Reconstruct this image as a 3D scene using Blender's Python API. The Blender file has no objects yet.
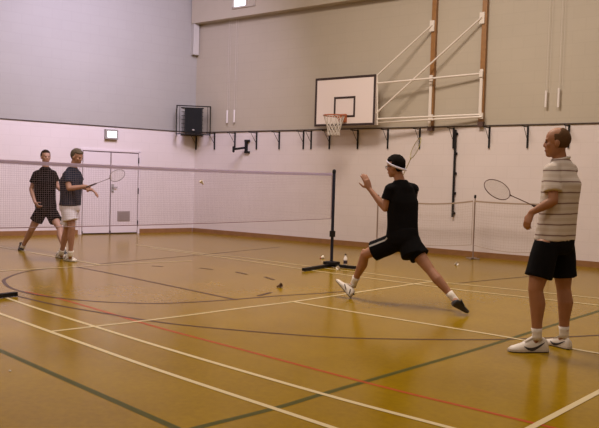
import bpy, bmesh, math, random
from mathutils import Vector as V, Matrix
from mathutils.bvhtree import BVHTree
random.seed(7)
sc = bpy.context.scene
COL = sc.collection
PI = math.pi

# ------------------------------------------------------------------ camera
W, H, FPX = 599, 428, 730.5
CAM = V((7.864, -3.150, 1.391)); ya, pi_, ro = -.7557, -.044, .0285
fw = V((math.sin(ya)*math.cos(pi_), math.cos(ya)*math.cos(pi_), math.sin(pi_)))
r0 = V((math.cos(ya), -math.sin(ya), 0)); u0 = r0.cross(fw)
RT = r0*math.cos(ro)+u0*math.sin(ro); UP = -r0*math.sin(ro)+u0*math.cos(ro)
cam = bpy.data.cameras.new('camera'); cam.sensor_width = 36; cam.lens = FPX/W*36
co = bpy.data.objects.new('camera', cam); COL.objects.link(co)
co.matrix_world = Matrix(((RT.x, UP.x, -fw.x, CAM.x), (RT.y, UP.y, -fw.y, CAM.y), (RT.z, UP.z, -fw.z, CAM.z), (0, 0, 0, 1)))
sc.camera = co
S = r0.copy(); D = V((fw.x, fw.y, 0)).normalized(); Z = V((0, 0, 1))

# surveying helpers: where on the real floor / walls a sight line ends
def ray(x, y): return fw+RT*((x-W/2)/FPX)-UP*((y-H/2)/FPX)
def at(x, y, d): return CAM+ray(x, y)*d
def hit(x, y, n, d):
    n = V(n); q = ray(x, y); return CAM+q*((d-CAM.dot(n))/q.dot(n))
def FL(x, y, z=0): return hit(x, y, (0, 0, 1), z)
UB, VA, HL, wa, wb = 8.84, 7.25, 2.592, .16, .12
TB = V((1, wb, 0)).normalized(); NB = V((wb, -1, 0)).normalized()     # back wall: along, into the room
TA = V((-wa, -1, 0)).normalized(); NA = V((1, -wa, 0)).normalized()   # left wall: along (away from corner), into the room
CORNER = V((-VA, UB, 0))
def WB(x, y, off=0): return hit(x, y, NB, CORNER.dot(NB)+off)
def WA(x, y, off=0): return hit(x, y, NA, CORNER.dot(NA)+off)
def sB(p): return (p-CORNER).dot(TB)
def sA(p): return (p-CORNER).dot(TA)
def PB(s, z, off=0): return CORNER+TB*s+NB*off+Z*z
def PA(s, z, off=0): return CORNER+TA*s+NA*off+Z*z

# ------------------------------------------------------------------ materials
def mat(name, col, rough=.6, bump=0, bscale=60, var=0, vscale=3, metal=0, emit=None, spec=.5, sheen=0):
    m = bpy.data.materials.new(name); m.use_nodes = True
    nt = m.node_tree; b = nt.nodes['Principled BSDF']
    b.inputs['Base Color'].default_value = (*col, 1); b.inputs['Roughness'].default_value = rough
    b.inputs['Metallic'].default_value = metal; b.inputs['Specular IOR Level'].default_value = spec
    tc = nt.nodes.new('ShaderNodeTexCoord')
    if var:
        n = nt.nodes.new('ShaderNodeTexNoise'); n.inputs['Scale'].default_value = vscale; n.inputs['Detail'].default_value = 4
        nt.links.new(tc.outputs['Object'], n.inputs['Vector'])
        mx = nt.nodes.new('ShaderNodeMix'); mx.data_type = 'RGBA'
        mx.inputs['A'].default_value = (*[c*(1-var) for c in col], 1); mx.inputs['B'].default_value = (*[min(1, c*(1+var)) for c in col], 1)
        nt.links.new(n.outputs['Fac'], mx.inputs['Factor']); nt.links.new(mx.outputs['Result'], b.inputs['Base Color'])
    if bump:
        n = nt.nodes.new('ShaderNodeTexNoise'); n.inputs['Scale'].default_value = bscale
        nt.links.new(tc.outputs['Object'], n.inputs['Vector'])
        bp = nt.nodes.new('ShaderNodeBump'); bp.inputs['Strength'].default_value = bump; bp.inputs['Distance'].default_value = .01
        nt.links.new(n.outputs['Fac'], bp.inputs['Height']); nt.links.new(bp.outputs['Normal'], b.inputs['Normal'])
    if name.startswith('line_'): b.inputs['IOR'].default_value = 1.22
    if emit:
        b.inputs['Emission Color'].default_value = (*emit[0], 1); b.inputs['Emission Strength'].default_value = emit[1]
    return m

def wall_mat(name, low, high, split, ang):
    """painted blockwork: pale paint up to the batten, buff above; courses only as relief"""
    m = bpy.data.materials.new(name); m.use_nodes = True; nt = m.node_tree; N = nt.nodes.new; L = nt.links.new
    b = nt.nodes['Principled BSDF']; b.inputs['Roughness'].default_value = .55
    tc = N('ShaderNodeTexCoord'); mp = N('ShaderNodeMapping'); mp.inputs['Rotation'].default_value = (0, 0, -ang)
    L(tc.outputs['Object'], mp.inputs['Vector'])
    sep = N('ShaderNodeSeparateXYZ'); L(mp.outputs['Vector'], sep.inputs[0])
    cmb = N('ShaderNodeCombineXYZ'); L(sep.outputs['X'], cmb.inputs['X']); L(sep.outputs['Z'], cmb.inputs['Y'])
    br = N('ShaderNodeTexBrick'); br.inputs['Scale'].default_value = 1; br.inputs['Brick Width'].default_value = .45
    br.inputs['Row Height'].default_value = .225; br.inputs['Mortar Size'].default_value = .008
    br.inputs['Color1'].default_value = (1, 1, 1, 1); br.inputs['Color2'].default_value = (.985, .983, .98, 1); br.inputs['Mortar'].default_value = (.955, .95, .945, 1)
    L(cmb.outputs[0], br.inputs['Vector'])
    gt = N('ShaderNodeMath'); gt.operation = 'GREATER_THAN'; gt.inputs[1].default_value = split; L(sep.outputs['Z'], gt.inputs[0])
    mx = N('ShaderNodeMix'); mx.data_type = 'RGBA'; mx.inputs['A'].default_value = (*low, 1); mx.inputs['B'].default_value = (*high, 1)
    L(gt.outputs[0], mx.inputs['Factor'])
    no = N('ShaderNodeTexNoise'); no.inputs['Scale'].default_value = 1.3; no.inputs['Detail'].default_value = 6; L(tc.outputs['Object'], no.inputs['Vector'])
    rm = N('ShaderNodeMapRange'); rm.inputs['To Min'].default_value = .93; rm.inputs['To Max'].default_value = 1.05; L(no.outputs['Fac'], rm.inputs['Value'])
    mu = N('ShaderNodeMix'); mu.data_type = 'RGBA'; mu.blend_type = 'MULTIPLY'; mu.inputs['Factor'].default_value = 1
    L(mx.outputs['Result'], mu.inputs['A']); L(br.outputs['Color'], mu.inputs['B'])
    m2 = N('ShaderNodeMix'); m2.data_type = 'RGBA'; m2.blend_type = 'MULTIPLY'; m2.inputs['Factor'].default_value = 1
    L(mu.outputs['Result'], m2.inputs['A']); L(rm.outputs['Result'], m2.inputs['B'])
    L(m2.outputs['Result'], b.inputs['Base Color'])
    bp = N('ShaderNodeBump'); bp.inputs['Strength'].default_value = .1; bp.inputs['Distance'].default_value = .004; bp.invert = True
    L(br.outputs['Fac'], bp.inputs['Height']); L(bp.outputs['Normal'], b.inputs['Normal'])
    return m

def floor_mat():
    m = bpy.data.materials.new('sports_floor'); m.use_nodes = True; nt = m.node_tree; N = nt.nodes.new; L = nt.links.new
    b = nt.nodes['Principled BSDF']
    tc = N('ShaderNodeTexCoord'); n1 = N('ShaderNodeTexNoise'); n1.inputs['Scale'].default_value = .9; n1.inputs['Detail'].default_value = 8
    n1.inputs['Roughness'].default_value = .65; L(tc.outputs['Object'], n1.inputs['Vector'])
    n2 = N('ShaderNodeTexNoise'); n2.inputs['Scale'].default_value = 22; n2.inputs['Detail'].default_value = 6; L(tc.outputs['Object'], n2.inputs['Vector'])
    ad = N('ShaderNodeMath'); ad.operation = 'MULTIPLY_ADD'; ad.inputs[1].default_value = .55; L(n2.outputs['Fac'], ad.inputs[0]); L(n1.outputs['Fac'], ad.inputs[2])
    cr = N('ShaderNodeValToRGB'); cr.color_ramp.elements[0].position = .5; cr.color_ramp.elements[0].color = (*FLOOR_A, 1)
    cr.color_ramp.elements[1].position = 1.05; cr.color_ramp.elements[1].color = (*FLOOR_B, 1)
    L(ad.outputs[0], cr.inputs[0]); L(cr.outputs[0], b.inputs['Base Color'])
    rr = N('ShaderNodeMapRange'); rr.inputs['To Min'].default_value = .17; rr.inputs['To Max'].default_value = .21
    L(n1.outputs['Fac'], rr.inputs['Value']); L(rr.outputs['Result'], b.inputs['Roughness'])
    b.inputs['IOR'].default_value = 1.18
    return m

def striped_shirt_mat():
    m = bpy.data.materials.new('striped_cotton'); m.use_nodes = True; nt = m.node_tree; N = nt.nodes.new; L = nt.links.new
    b = nt.nodes['Principled BSDF']; b.inputs['Roughness'].default_value = .9
    tc = N('ShaderNodeTexCoord'); sp = N('ShaderNodeSeparateXYZ'); L(tc.outputs['Object'], sp.inputs[0])
    md = N('ShaderNodeMath'); md.operation = 'PINGPONG'; md.inputs[1].default_value = .046
    no = N('ShaderNodeTexNoise'); no.inputs['Scale'].default_value = 4; L(tc.outputs['Object'], no.inputs['Vector'])
    ma = N('ShaderNodeMath'); ma.operation = 'MULTIPLY_ADD'; ma.inputs[1].default_value = .03; L(no.outputs['Fac'], ma.inputs[0]); L(sp.outputs['Z'], ma.inputs[2])
    L(ma.outputs[0], md.inputs[0])
    cr = N('ShaderNodeValToRGB'); e = cr.color_ramp.elements
    dv = N('ShaderNodeMath'); dv.operation = 'DIVIDE'; dv.inputs[1].default_value = .046; L(md.outputs[0], dv.inputs[0])
    e[0].position = .09; e[0].color = (.20, .12, .10, 1); e[1].position = .15; e[1].color = (.58, .51, .46, 1)
    x = cr.color_ramp.elements.new(.62); x.color = (.62, .56, .52, 1); x = cr.color_ramp.elements.new(.75); x.color = (.56, .48, .42, 1)
    L(dv.outputs[0], cr.inputs[0]); L(cr.outputs[0], b.inputs['Base Color'])
    return m

FLOOR_A = (.205, .115, .0006); FLOOR_B = (.285, .171, .0015)
M = {}
M['floor'] = floor_mat()
angB = math.atan2(TB.y, TB.x); angA = math.atan2(TA.y, TA.x)
LOW = (.72, .64, .63); HIGH = (.48, .42, .335)
M['wallB'] = wall_mat('painted_block_back', LOW, HIGH, HL, angB)
M['wallA'] = wall_mat('painted_block_left', LOW, (.385, .365, .335), HL, angA)
M['wall'] = mat('buff_paint', (.55, .5, .44), .7)
M['ceil'] = mat('ceiling_paint', (.7, .68, .64), .8)
M['skirt'] = mat('skirting_wood', (.27, .13, .05), .45, var=.25, vscale=9)
M['batten'] = mat('dark_batten', (.07, .05, .045), .7)
M['white_line'] = mat('line_white', (.57, .47, .28), .3, spec=.15)
M['green_line'] = mat('line_green', (.075, .070, .014), .3, spec=.15)
M['red_line'] = mat('line_red', (.36, .065, .015), .3, spec=.15)
M['black_line'] = mat('line_black', (.07, .035, .02), .3, spec=.15)
M['black_metal'] = mat('black_metal', (.010, .009, .010), .5, spec=.25)
M['navy_metal'] = mat('navy_metal', (.016, .017, .034), .45, spec=.3)
M['white_metal'] = mat('white_metal', (.75, .68, .62), .4)
M['white'] = mat('white_paint', (.80, .75, .74), .5)
M['doorpaint'] = mat('door_paint', (.72, .64, .655), .45, var=.04)
M['dark_gap'] = mat('dark_gap', (.15, .10, .10), .8)
M['grey'] = mat('grey_plastic', (.32, .30, .28), .5)
M['timber'] = mat('varnished_timber', (.30, .14, .04), .4, var=.3, vscale=12)
M['orange'] = mat('orange_steel', (.42, .12, .04), .45)
M['cord'] = mat('white_cord', (.66, .6, .55), .7)
M['netmesh'] = mat('net_brown', (.34, .235, .27), .9)
M['netpale'] = mat('net_pale', (.45, .34, .28), .9)
def thin_cloth(name, col):
    m = mat(name, col, .9, spec=.1); nt = m.node_tree; b = nt.nodes['Principled BSDF']; out = [n for n in nt.nodes if n.type == 'OUTPUT_MATERIAL'][0]
    t = nt.nodes.new('ShaderNodeBsdfTranslucent'); t.inputs['Color'].default_value = (*col, 1); mx = nt.nodes.new('ShaderNodeMixShader'); mx.inputs[0].default_value = .55
    nt.links.new(b.outputs[0], mx.inputs[1]); nt.links.new(t.outputs[0], mx.inputs[2]); nt.links.new(mx.outputs[0], out.inputs['Surface']); return m
M['tape'] = thin_cloth('net_tape', (.74, .66, .84))
M['tape2'] = mat('net_tape_cream', (.36, .27, .20), .9)
M['skinR'] = mat('skin_ruddy', (.33, .145, .07), .55, var=.12, vscale=20)
M['skinM'] = mat('skin_warm', (.36, .17, .10), .55, var=.12, vscale=20)
M['skinB'] = mat('skin_tan', (.40, .215, .165), .55, var=.12, vscale=20)
M['skinK'] = mat('skin_pale', (.40, .225, .175), .55, var=.12, vscale=20)
M['black_cloth'] = mat('black_cotton', (.006, .0055, .0062), 1, bump=.3, bscale=14, spec=.12)
M['navy_cloth'] = mat('navy_cotton', (.018, .023, .042), 1, bump=.4, bscale=12, spec=.15)
M['white_cloth'] = mat('white_cotton', (.70, .67, .82), .9, bump=.4, bscale=14)
M['sock'] = mat('white_sock', (.72, .66, .6), .95, bump=.3, bscale=90)
M['shoe'] = mat('white_leather', (.72, .66, .60), .5)
M['shoesole'] = mat('pale_rubber', (.55, .48, .40), .6)
M['darkshoe'] = mat('dark_shoe', (.022, .019, .02), .6)
M['darksole'] = mat('dark_rubber', (.05, .035, .03), .7)
M['striped'] = striped_shirt_mat()
M['collar'] = mat('collar_cotton', (.62, .57, .53), .9)
M['hairdark'] = mat('dark_hair', (.009, .007, .006), 1, bump=.8, bscale=60, spec=.1)
M['hairbrown'] = mat('brown_hair', (.028, .017, .012), 1, spec=.1, bump=.8, bscale=60)
M['hairgrey'] = mat('grey_hair', (.10, .075, .055), .85, bump=.9, bscale=70)
M['hairthin'] = mat('cropped_hair', (.11, .060, .032), 1, spec=.1, bump=.4, bscale=90)
M['eye'] = mat('eye_dark', (.06, .035, .028), .4)
M['lip'] = mat('lip', (.30, .11, .085), .5)
M['strings'] = mat('racket_string', (.55, .5, .46), .5)
M['rframe_dark'] = mat('racket_frame_dark', (.12, .05, .035), .35)
M['rframe_grey'] = mat('racket_frame_grey', (.17, .13, .14), .35)
M['rframe_yel'] = mat('racket_frame_yellow', (.34, .27, .05), .35)
M['grip'] = mat('racket_grip', (.06, .035, .03), .8)
M['lit'] = mat('lit_sign_panel', (.9, .95, .9), .4, emit=((.92, 1.0, .95), 2.3))
M['sky_pane'] = mat('daylit_pane', (.8, .85, .95), .3, emit=((.78, .84, 1.0), 1.5))
M['feather'] = mat('shuttle_skirt', (.78, .72, .65), .7)
M['cork'] = mat('shuttle_cork', (.62, .5, .38), .7)
M['brownshuttle'] = mat('worn_shuttle', (.16, .09, .05), .7)
M['bottleclear'] = mat('bottle_plastic', (.82, .76, .74), .25)
M['bottlelabel'] = mat('bottle_label', (.045, .03, .05), .5)
M['redcap'] = mat('shuttle_red_band', (.45, .08, .05), .6)

# ------------------------------------------------------------------ mesh helpers
def frame_of(d, hint=None):
    d = d.normalized(); h = hint if hint is not None else (Z if abs(d.z) < .9 else V((1, 0, 0)))
    a = h.cross(d)
    if a.length < 1e-5: a = V((0, 1, 0)).cross(d)
    a.normalize(); return a, d.cross(a).normalized()
class MB:
    def __init__(s): s.bm = bmesh.new()
    def rings(s, rs, closed=True, caps=True):
        vs = [[s.bm.verts.new(p) for p in r] for r in rs]; n = len(rs[0])
        for A, B in zip(vs[:-1], vs[1:]):
            for i in range(n if closed else n-1):
                j = (i+1) % n
                try: s.bm.faces.new((A[i], A[j], B[j], B[i]))
                except ValueError: pass
        if caps and closed:
            s.bm.faces.new(vs[0][::-1]); s.bm.faces.new(vs[-1])
        return s
    def tube(s, pts, r, n=8, round_=False):
        pts = [V(p) for p in pts]; rs = r if isinstance(r, (list, tuple)) else [r]*len(pts); out = []
        a = None
        for i, p in enumerate(pts):
            d = (pts[min(i+1, len(pts)-1)]-pts[max(i-1, 0)]).normalized()
            if a is None: a, b = frame_of(d)
            else:
                a = (a-d*a.dot(d)); a = a.normalized() if a.length > 1e-4 else frame_of(d)[0]; b = d.cross(a)
            ring = lambda c, rad: [c+a*math.cos(2*PI*k/n)*rad+b*math.sin(2*PI*k/n)*rad for k in range(n)]
            if round_ and i == 0:
                for t in (80, 55, 28): out.append(ring(p-d*rs[0]*math.sin(math.radians(t)), rs[0]*math.cos(math.radians(t))))
            out.append(ring(p, rs[i]))
            if round_ and i == len(pts)-1:
                for t in (28, 55, 80): out.append(ring(p+d*rs[i]*math.sin(math.radians(t)), rs[i]*math.cos(math.radians(t))))
        return s.rings(out)
    def cap(s, p0, p1, r0_, r1, n=14): return s.tube([p0, p1], [r0_, r1], n, True)
    def ell(s, c, ax, ay, az, nu=16, nv=10):
        c = V(c); out = []
        for j in range(nv+1):
            t = -PI/2+PI*j/nv; t = max(-PI/2+.06, min(PI/2-.06, t))
            out.append([c+ax*math.cos(t)*math.cos(2*PI*i/nu)+ay*math.cos(t)*math.sin(2*PI*i/nu)+az*math.sin(t) for i in range(nu)])
        return s.rings(out)
    def box(s, c, a, b, d):          # centre, three half-extent vectors
        c = V(c); q = [c+a*i+b*j+d*k for i in (-1, 1) for j in (-1, 1) for k in (-1, 1)]
        v = [s.bm.verts.new(p) for p in q]
        for f in ((0, 1, 3, 2), (4, 6, 7, 5), (0, 4, 5, 1), (2, 3, 7, 6), (0, 2, 6, 4), (1, 5, 7, 3)): s.bm.faces.new([v[i] for i in f])
        return s
    def quad(s, *p): s.bm.faces.new([s.bm.verts.new(V(q)) for q in p]); return s
    def build(s, name, m, parent=None, smooth=False, bevel=0, keep=False):
        bm = s.bm
        bmesh.ops.recalc_face_normals(bm, faces=bm.faces[:])
        if bevel: bmesh.ops.bevel(bm, geom=[e for e in bm.edges], offset=bevel, segments=2, affect='EDGES', profile=.7)
        off = world_loc(parent) if parent else V((0, 0, 0))
        for v in bm.verts: v.co -= off
        me = bpy.data.meshes.new(name); bm.to_mesh(me); bm.free()
        if smooth:
            for p in me.polygons: p.use_smooth = True
        o = bpy.data.objects.new(name, me); COL.objects.link(o); me.materials.append(m)
        if parent: o.parent = parent
        return o
    def organic(s, name, m, parent=None, voxel=.012, smooth=4):
        """melt overlapping volumes into one continuous surface"""
        bm = s.bm; bmesh.ops.recalc_face_normals(bm, faces=bm.faces[:])
        me = bpy.data.meshes.new('tmp'); off = world_loc(parent) if parent else V((0, 0, 0))
        for v in bm.verts: v.co -= off
        bm.to_mesh(me); bm.free(); o = bpy.data.objects.new('tmp', me); COL.objects.link(o)
        r = o.modifiers.new('r', 'REMESH'); r.mode = 'VOXEL'; r.voxel_size = voxel; r.use_smooth_shade = True
        k = o.modifiers.new('s', 'SMOOTH'); k.factor = .5; k.iterations = smooth
        dg = bpy.context.evaluated_depsgraph_get(); dg.update()
        nm = bpy.data.meshes.new_from_object(o.evaluated_get(dg)); bpy.data.objects.remove(o); bpy.data.meshes.remove(me)
        nm.name = name; nm.materials.clear(); nm.materials.append(m)
        for p in nm.polygons: p.use_smooth = True
        q = bpy.data.objects.new(name, nm); COL.objects.link(q)
        if parent: q.parent = parent
        return q
def world_loc(o):
    p = V((0, 0, 0))
    while o is not None: p += o.location; o = o.parent
    return p
def tag(o, label=None, cat=None, group=None, kind=None):
    if label: o['label'] = label
    if cat: o['category'] = cat
    if group: o['group'] = group
    if kind: o['kind'] = kind
    return o
def empty(name, loc, label=None, cat=None, group=None, kind=None):
    o = bpy.data.objects.new(name, None); COL.objects.link(o); o.location = V(loc); o.empty_display_size = .1
    return tag(o, label, cat, group, kind)
def smooth_line(pts, n=8):
    pts = [V(p) for p in pts]; out = []
    P = [pts[0]*2-pts[1]]+pts+[pts[-1]*2-pts[-2]]
    for i in range(1, len(P)-2):
        a, b, c, d = P[i-1:i+3]
        for k in range(n):
            t = k/n; out.append(.5*((2*b)+(c-a)*t+(2*a-5*b+4*c-d)*t*t+(3*b-a-3*c+d)*t**3))
    out.append(pts[-1]); return out

# ------------------------------------------------------------------ the room
ZC = 7.6
XR, YF = 12.5, -7.5
def strip_floor():
    b = MB(); b.box((2.5, 1.5, -.1), V((12, 0, 0)), V((0, 11, 0)), V((0, 0, .1)))
    return b.build('floor', M['floor'])
floor = tag(strip_floor(), 'glossy golden brown sports hall floor with coloured court lines', 'floor', kind='structure')
b = MB(); LB_ = 20.5
b.box(PB(LB_/2, ZC/2, -.1), TB*(LB_/2), NB*.1, Z*(ZC/2)); wall_back = tag(b.build('wall_back', M['wallB']), 'long back wall, white below and buff above', 'wall', kind='structure')
b = MB(); LA_ = 17
b.box(PA(LA_/2-.1, ZC/2, -.1), TA*(LA_/2+.1), NA*.1, Z*(ZC/2)); wall_left = tag(b.build('wall_left', M['wallA']), 'left end wall, white below and grey buff above', 'wall', kind='structure')
b = MB(); b.box((XR+.1, 1.7, ZC/2), V((.1, 0, 0)), V((0, 9.7, 0)), Z*(ZC/2)); tag(b.build('wall_right', M['wall']), 'right end wall behind the camera', 'wall', kind='structure')
b = MB(); b.box((1.2, YF-.1, ZC/2), V((11.5, 0, 0)), V((0, .1, 0)), Z*(ZC/2)); tag(b.build('wall_front', M['wall']), 'near side wall behind the camera', 'wall', kind='structure')
b = MB(); b.box((2.5, 1.5, ZC+.1), V((12, 0, 0)), V((0, 11, 0)), V((0, 0, .1))); tag(b.build('ceiling', M['ceil']), 'pale hall ceiling', 'ceiling', kind='structure')
# overhanging upper band of the back wall
b = MB(); b.box(PB(LB_/2, (5.36+ZC)/2, .11), TB*(LB_/2), NB*.11, Z*((ZC-5.36)/2-.002))
tag(b.build('trim_1', mat('buff_upper', (.49, .43, .34), .6, var=.05)), 'overhanging buff band along the top of the back wall', 'trim', kind='structure')
# battens where the two paints meet
b = MB(); b.tube([PB(.03, HL, .016), PB(LB_, HL, .016)], .014, 6)
tag(b.build('trim_2', M['batten']), 'thin dark batten along the back wall', 'trim', kind='structure')
b = MB(); b.tube([PA(.03, HL, .014), PA(LA_-.3, HL, .014)], .012, 6)
tag(b.build('trim_3', M['batten']), 'thin dark batten along the left wall', 'trim', kind='structure')
# skirting boards
door_s0, door_s1 = sA(WA(137.6, 190)), sA(WA(81.5, 190))
b = MB(); b.box(PB(LB_/2, .055, .012), TB*(LB_/2), NB*.012, Z*.055); tag(b.build('baseboard_back', M['skirt']), 'brown skirting board along the back wall', 'skirting', kind='structure')
b = MB()
b.box(PA((door_s0-.06)/2+.02, .055, .012), TA*((door_s0-.06)/2-.02), NA*.012, Z*.055)
b.box(PA((door_s1+LA_)/2, .055, .012), TA*((LA_-door_s1)/2-.08), NA*.012, Z*.055)
tag(b.build('baseboard_left', M['skirt']), 'brown skirting board along the left wall', 'skirting', kind='structure')
# boxed-in white pipe casing in the corner
s0, s1 = sA(WA(197, 40)), sA(WA(191, 40)); z0, z1 = WA(194, 55.5).z, WA(194, 13).z+.15
b = MB(); b.box(PA((.02+s1)/2, (z0+z1)/2, .07), TA*((s1-.02)/2), NA*.07, Z*((z1-z0)/2))
tag(b.build('trim_4', mat('casing_paint', (.52, .49, .45), .6), bevel=.01), 'white boxed casing high in the corner of the hall', 'trim', kind='structure')

# double door
dz = WA(110, 152).z
door = empty('door_1', PA((door_s0+door_s1)/2, 0, 0), 'closed white double door in the left wall', 'door', kind='structure')
b = MB(); b.box(PA((door_s0+door_s1)/2, dz/2, .004), TA*((door_s1-door_s0)/2), NA*.004, Z*(dz/2)); b.build('door_gap', M['dark_gap'], door)
b = MB(); wf = .05
for s_ in (door_s0-wf/2, door_s1+wf/2): b.box(PA(s_, dz/2+.02, .018), TA*(wf/2), NA*.018, Z*(dz/2+.02))
b.box(PA((door_s0+door_s1)/2, dz+.032, .018), TA*((door_s1-door_s0)/2+wf), NA*.018, Z*.02)
b.build('door_frame', M['doorpaint'], door)
smid = sA(WA(109.8, 190))
leaves = []
for a_, c_ in ((door_s0+.018, smid-.014), (smid+.014, door_s1-.018)):
    b = MB(); b.box(PA((a_+c_)/2, dz/2+.03, .02), TA*((c_-a_)/2), NA*.02, Z*(dz/2-.045)); leaves.append(b.build('door_leaf', M['doorpaint'], door, bevel=.004))
    b = MB(); b.box(PA((a_+c_)/2, .1, .043), TA*((c_-a_)/2-.01), NA*.003, Z*.07); b.build('kick_plate', M['doorpaint'], leaves[-1])
p = WA(111.8, 187); sh = sA(p)
b = MB(); b.box(PA(sh, p.z-.03, .045), TA*.03, NA*.005, Z*.10); b.tube([PA(sh, p.z, .05), PA(sh, p.z, .09), PA(sh-.11, p.z, .09)], .011, 8)
b.cap(PA(sh, p.z-.1, .045), PA(sh, p.z-.1, .062), .02, .02); b.build('handle', M['grey'], leaves[0])
v0, v1 = WA(116.6, 211), WA(129, 221); sv0, sv1 = sA(v1), sA(v0); zv = (v0.z+v1.z)/2; hv = (v0.z-v1.z)/2
b = MB(); b.box(PA((sv0+sv1)/2, zv, .044), TA*((sv1-sv0)/2), NA*.005, Z*hv)
for k in range(9): b.box(PA((sv0+sv1)/2, zv-hv+.03+k*(2*hv-.06)/8, .052), TA*((sv1-sv0)/2-.03), NA*.006, Z*.008)
b.build('vent_grille', mat('grille', (.36, .30, .28), .5), leaves[0])
for z_ in (.25, 1.05, 1.8):
    b = MB(); b.cap(PA(door_s0+.004, z_-.06, .045), PA(door_s0+.004, z_+.06, .045), .014, .014); b.build('hinge', M['black_metal'], door)

# high window in the upper band
w0, w1, w2 = sB(WB(234, 4, .22)), sB(WB(247, 4, .22)), sB(WB(254.5, 4, .22)); zw0 = WB(240, 6.5, .22).z
win = empty('window_1', PB((w0+w2)/2, zw0, .22), 'daylit window high on the back wall', 'window', kind='structure')
b = MB(); b.box(PB((w0+w1)/2, zw0+.55, .225), TB*((w1-w0)/2-.02), NB*.006, Z*.55); b.build('pane', M['sky_pane'], win)
b = MB(); b.box(PB((w1+w2)/2, zw0+.10+.55, .225), TB*((w2-w1)/2-.03), NB*.006, Z*.5); b.build('pane', M['sky_pane'], win)
b = MB()
for s_ in (w0-.02, w1, w2+.02): b.box(PB(s_, zw0+.57, .235), TB*.025, NB*.015, Z*.6)
b.box(PB((w0+w2)/2, zw0-.02, .235), TB*((w2-w0)/2+.04), NB*.015, Z*.02); b.build('window_frame', mat('win_frame', (.5, .44, .36), .5), win)

# ------------------------------------------------------------------ floor markings
LZ = [.0008]
def line(pts, w, m, z=.0015, ext=(0, 0), n=6, straight=False):
    P = [FL(*p) for p in pts]; LZ[0] += .00012; z = LZ[0]
    if ext[0]: P.insert(0, P[0]+(P[0]-P[1]).normalized()*ext[0])
    if ext[1]: P.append(P[-1]+(P[-1]-P[-2]).normalized()*ext[1])
    if len(P) > 2: P = smooth_line(P, n)
    L_, R_ = [], []
    for i, p in enumerate(P):
        d = (P[min(i+1, len(P)-1)]-P[max(i-1, 0)]).normalized(); q = V((-d.y, d.x, 0))*(w/2)
        L_.append(V((p.x, p.y, z))+q); R_.append(V((p.x, p.y, z))-q)
    b = MB(); b.rings([L_, R_], closed=False, caps=False); return b.build('court_line', m, floor)
wl, gl, rl, bl = M['white_line'], M['green_line'], M['red_line'], M['black_line']
line([(0, 350.5), (69, 381), (160, 421)], .05, gl, .0010, (2, 1.2))
line([(196, 428), (276, 408), (325, 393.3), (403, 370.7), (480, 348.2), (544, 328), (599, 311)], .05, gl, .0010, (.5, 2))
line([(24, 291.5), (60, 299), (104, 311.5), (160, 328), (243, 350), (320, 370.6), (403, 392), (470, 408), (545, 426)], .035, rl, .0012, (0, .5))
line([(10, 294), (18, 296.3), (56, 305), (102, 313), (160, 322.3), (226, 329.3), (320, 336.6), (389, 339), (480, 339.7), (540, 338.3), (599, 335.3)], .04, bl, .0014, (0, 1))
line([(60, 267.7), (40, 269.5), (20, 273), (6, 278.5), (4, 282), (10, 287.5), (25, 292.5), (50, 297), (90, 301), (120, 302.7), (160, 303.5), (200, 301.8), (240, 299), (280, 295.8), (320, 293.4), (345, 291.4)], .045, bl, .0015)
line([(77, 267), (120, 275.5), (237, 300)], .045, bl, .0016)
line([(100, 264), (120, 262), (192, 255.6), (240, 251), (280, 247)], .04, bl, .0016)
line([(452, 284), (480, 281), (535, 276)], .04, bl, .0016)
for a_, c_ in (((152, 266), (163, 266.6)), ((200, 268), (213, 269.6)), ((236, 272), (247, 274.5)), ((265, 277), (274, 280)), ((258, 296), (271, 292.5))): line([a_, c_], .05, bl, .0016)
line([(0, 313.7), (80, 342.5), (160, 370.8), (310, 420.5)], .042, wl, .002, (3, 1))
line([(5, 297.5), (42, 310), (160, 346.8), (320, 393.4), (450, 428)], .042, wl, .002, (1, 1))
line([(52, 331.5), (160, 319), (240, 308.5), (293, 301.8), (360, 292), (418, 283.5), (436, 281.5)], .042, wl, .002)
line([(293, 301.8), (341, 310), (460, 329.4), (511, 338), (570, 348.5), (599, 353.6)], .042, wl, .002, (0, 1))
line([(526, 430.5), (599, 392)], .045, wl, .002, (.5, 2))
line([(150, 248), (240, 260), (302, 269), (360, 277), (410, 283.5), (460, 290), (480, 292.3), (560, 301), (599, 305.5)], .042, wl, .002, (0, 1.5))
line([(136, 245), (206, 254), (240, 257.3), (306, 266), (365, 273), (420, 280), (480, 286.3), (560, 294.5), (599, 298.5)], .042, wl, .002, (0, 1.5))
line([(26, 251.6), (56, 257), (78, 261), (100, 265)], .042, wl, .002, (2, 0))
line([(0, 271), (60, 267.8), (120, 264), (192, 261)], .042, wl, .002, (1.5, 0))

# ------------------------------------------------------------------ wall furniture
exw = WA(110.5, 134.5); se = sA(exw)
ex = empty('exit_sign', PA(se, exw.z, 0), 'small lit exit sign box above the double door on the left wall', 'sign')
b = MB(); b.box(PA(se, exw.z, .045), TA*.158, NA*.045, Z*.118); b.build('housing', M['grey'], ex, bevel=.008)
b = MB(); b.box(PA(se, exw.z, .0905), TA*.112, NA*.004, Z*.072); b.build('light_panel', M['lit'], ex)

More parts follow.
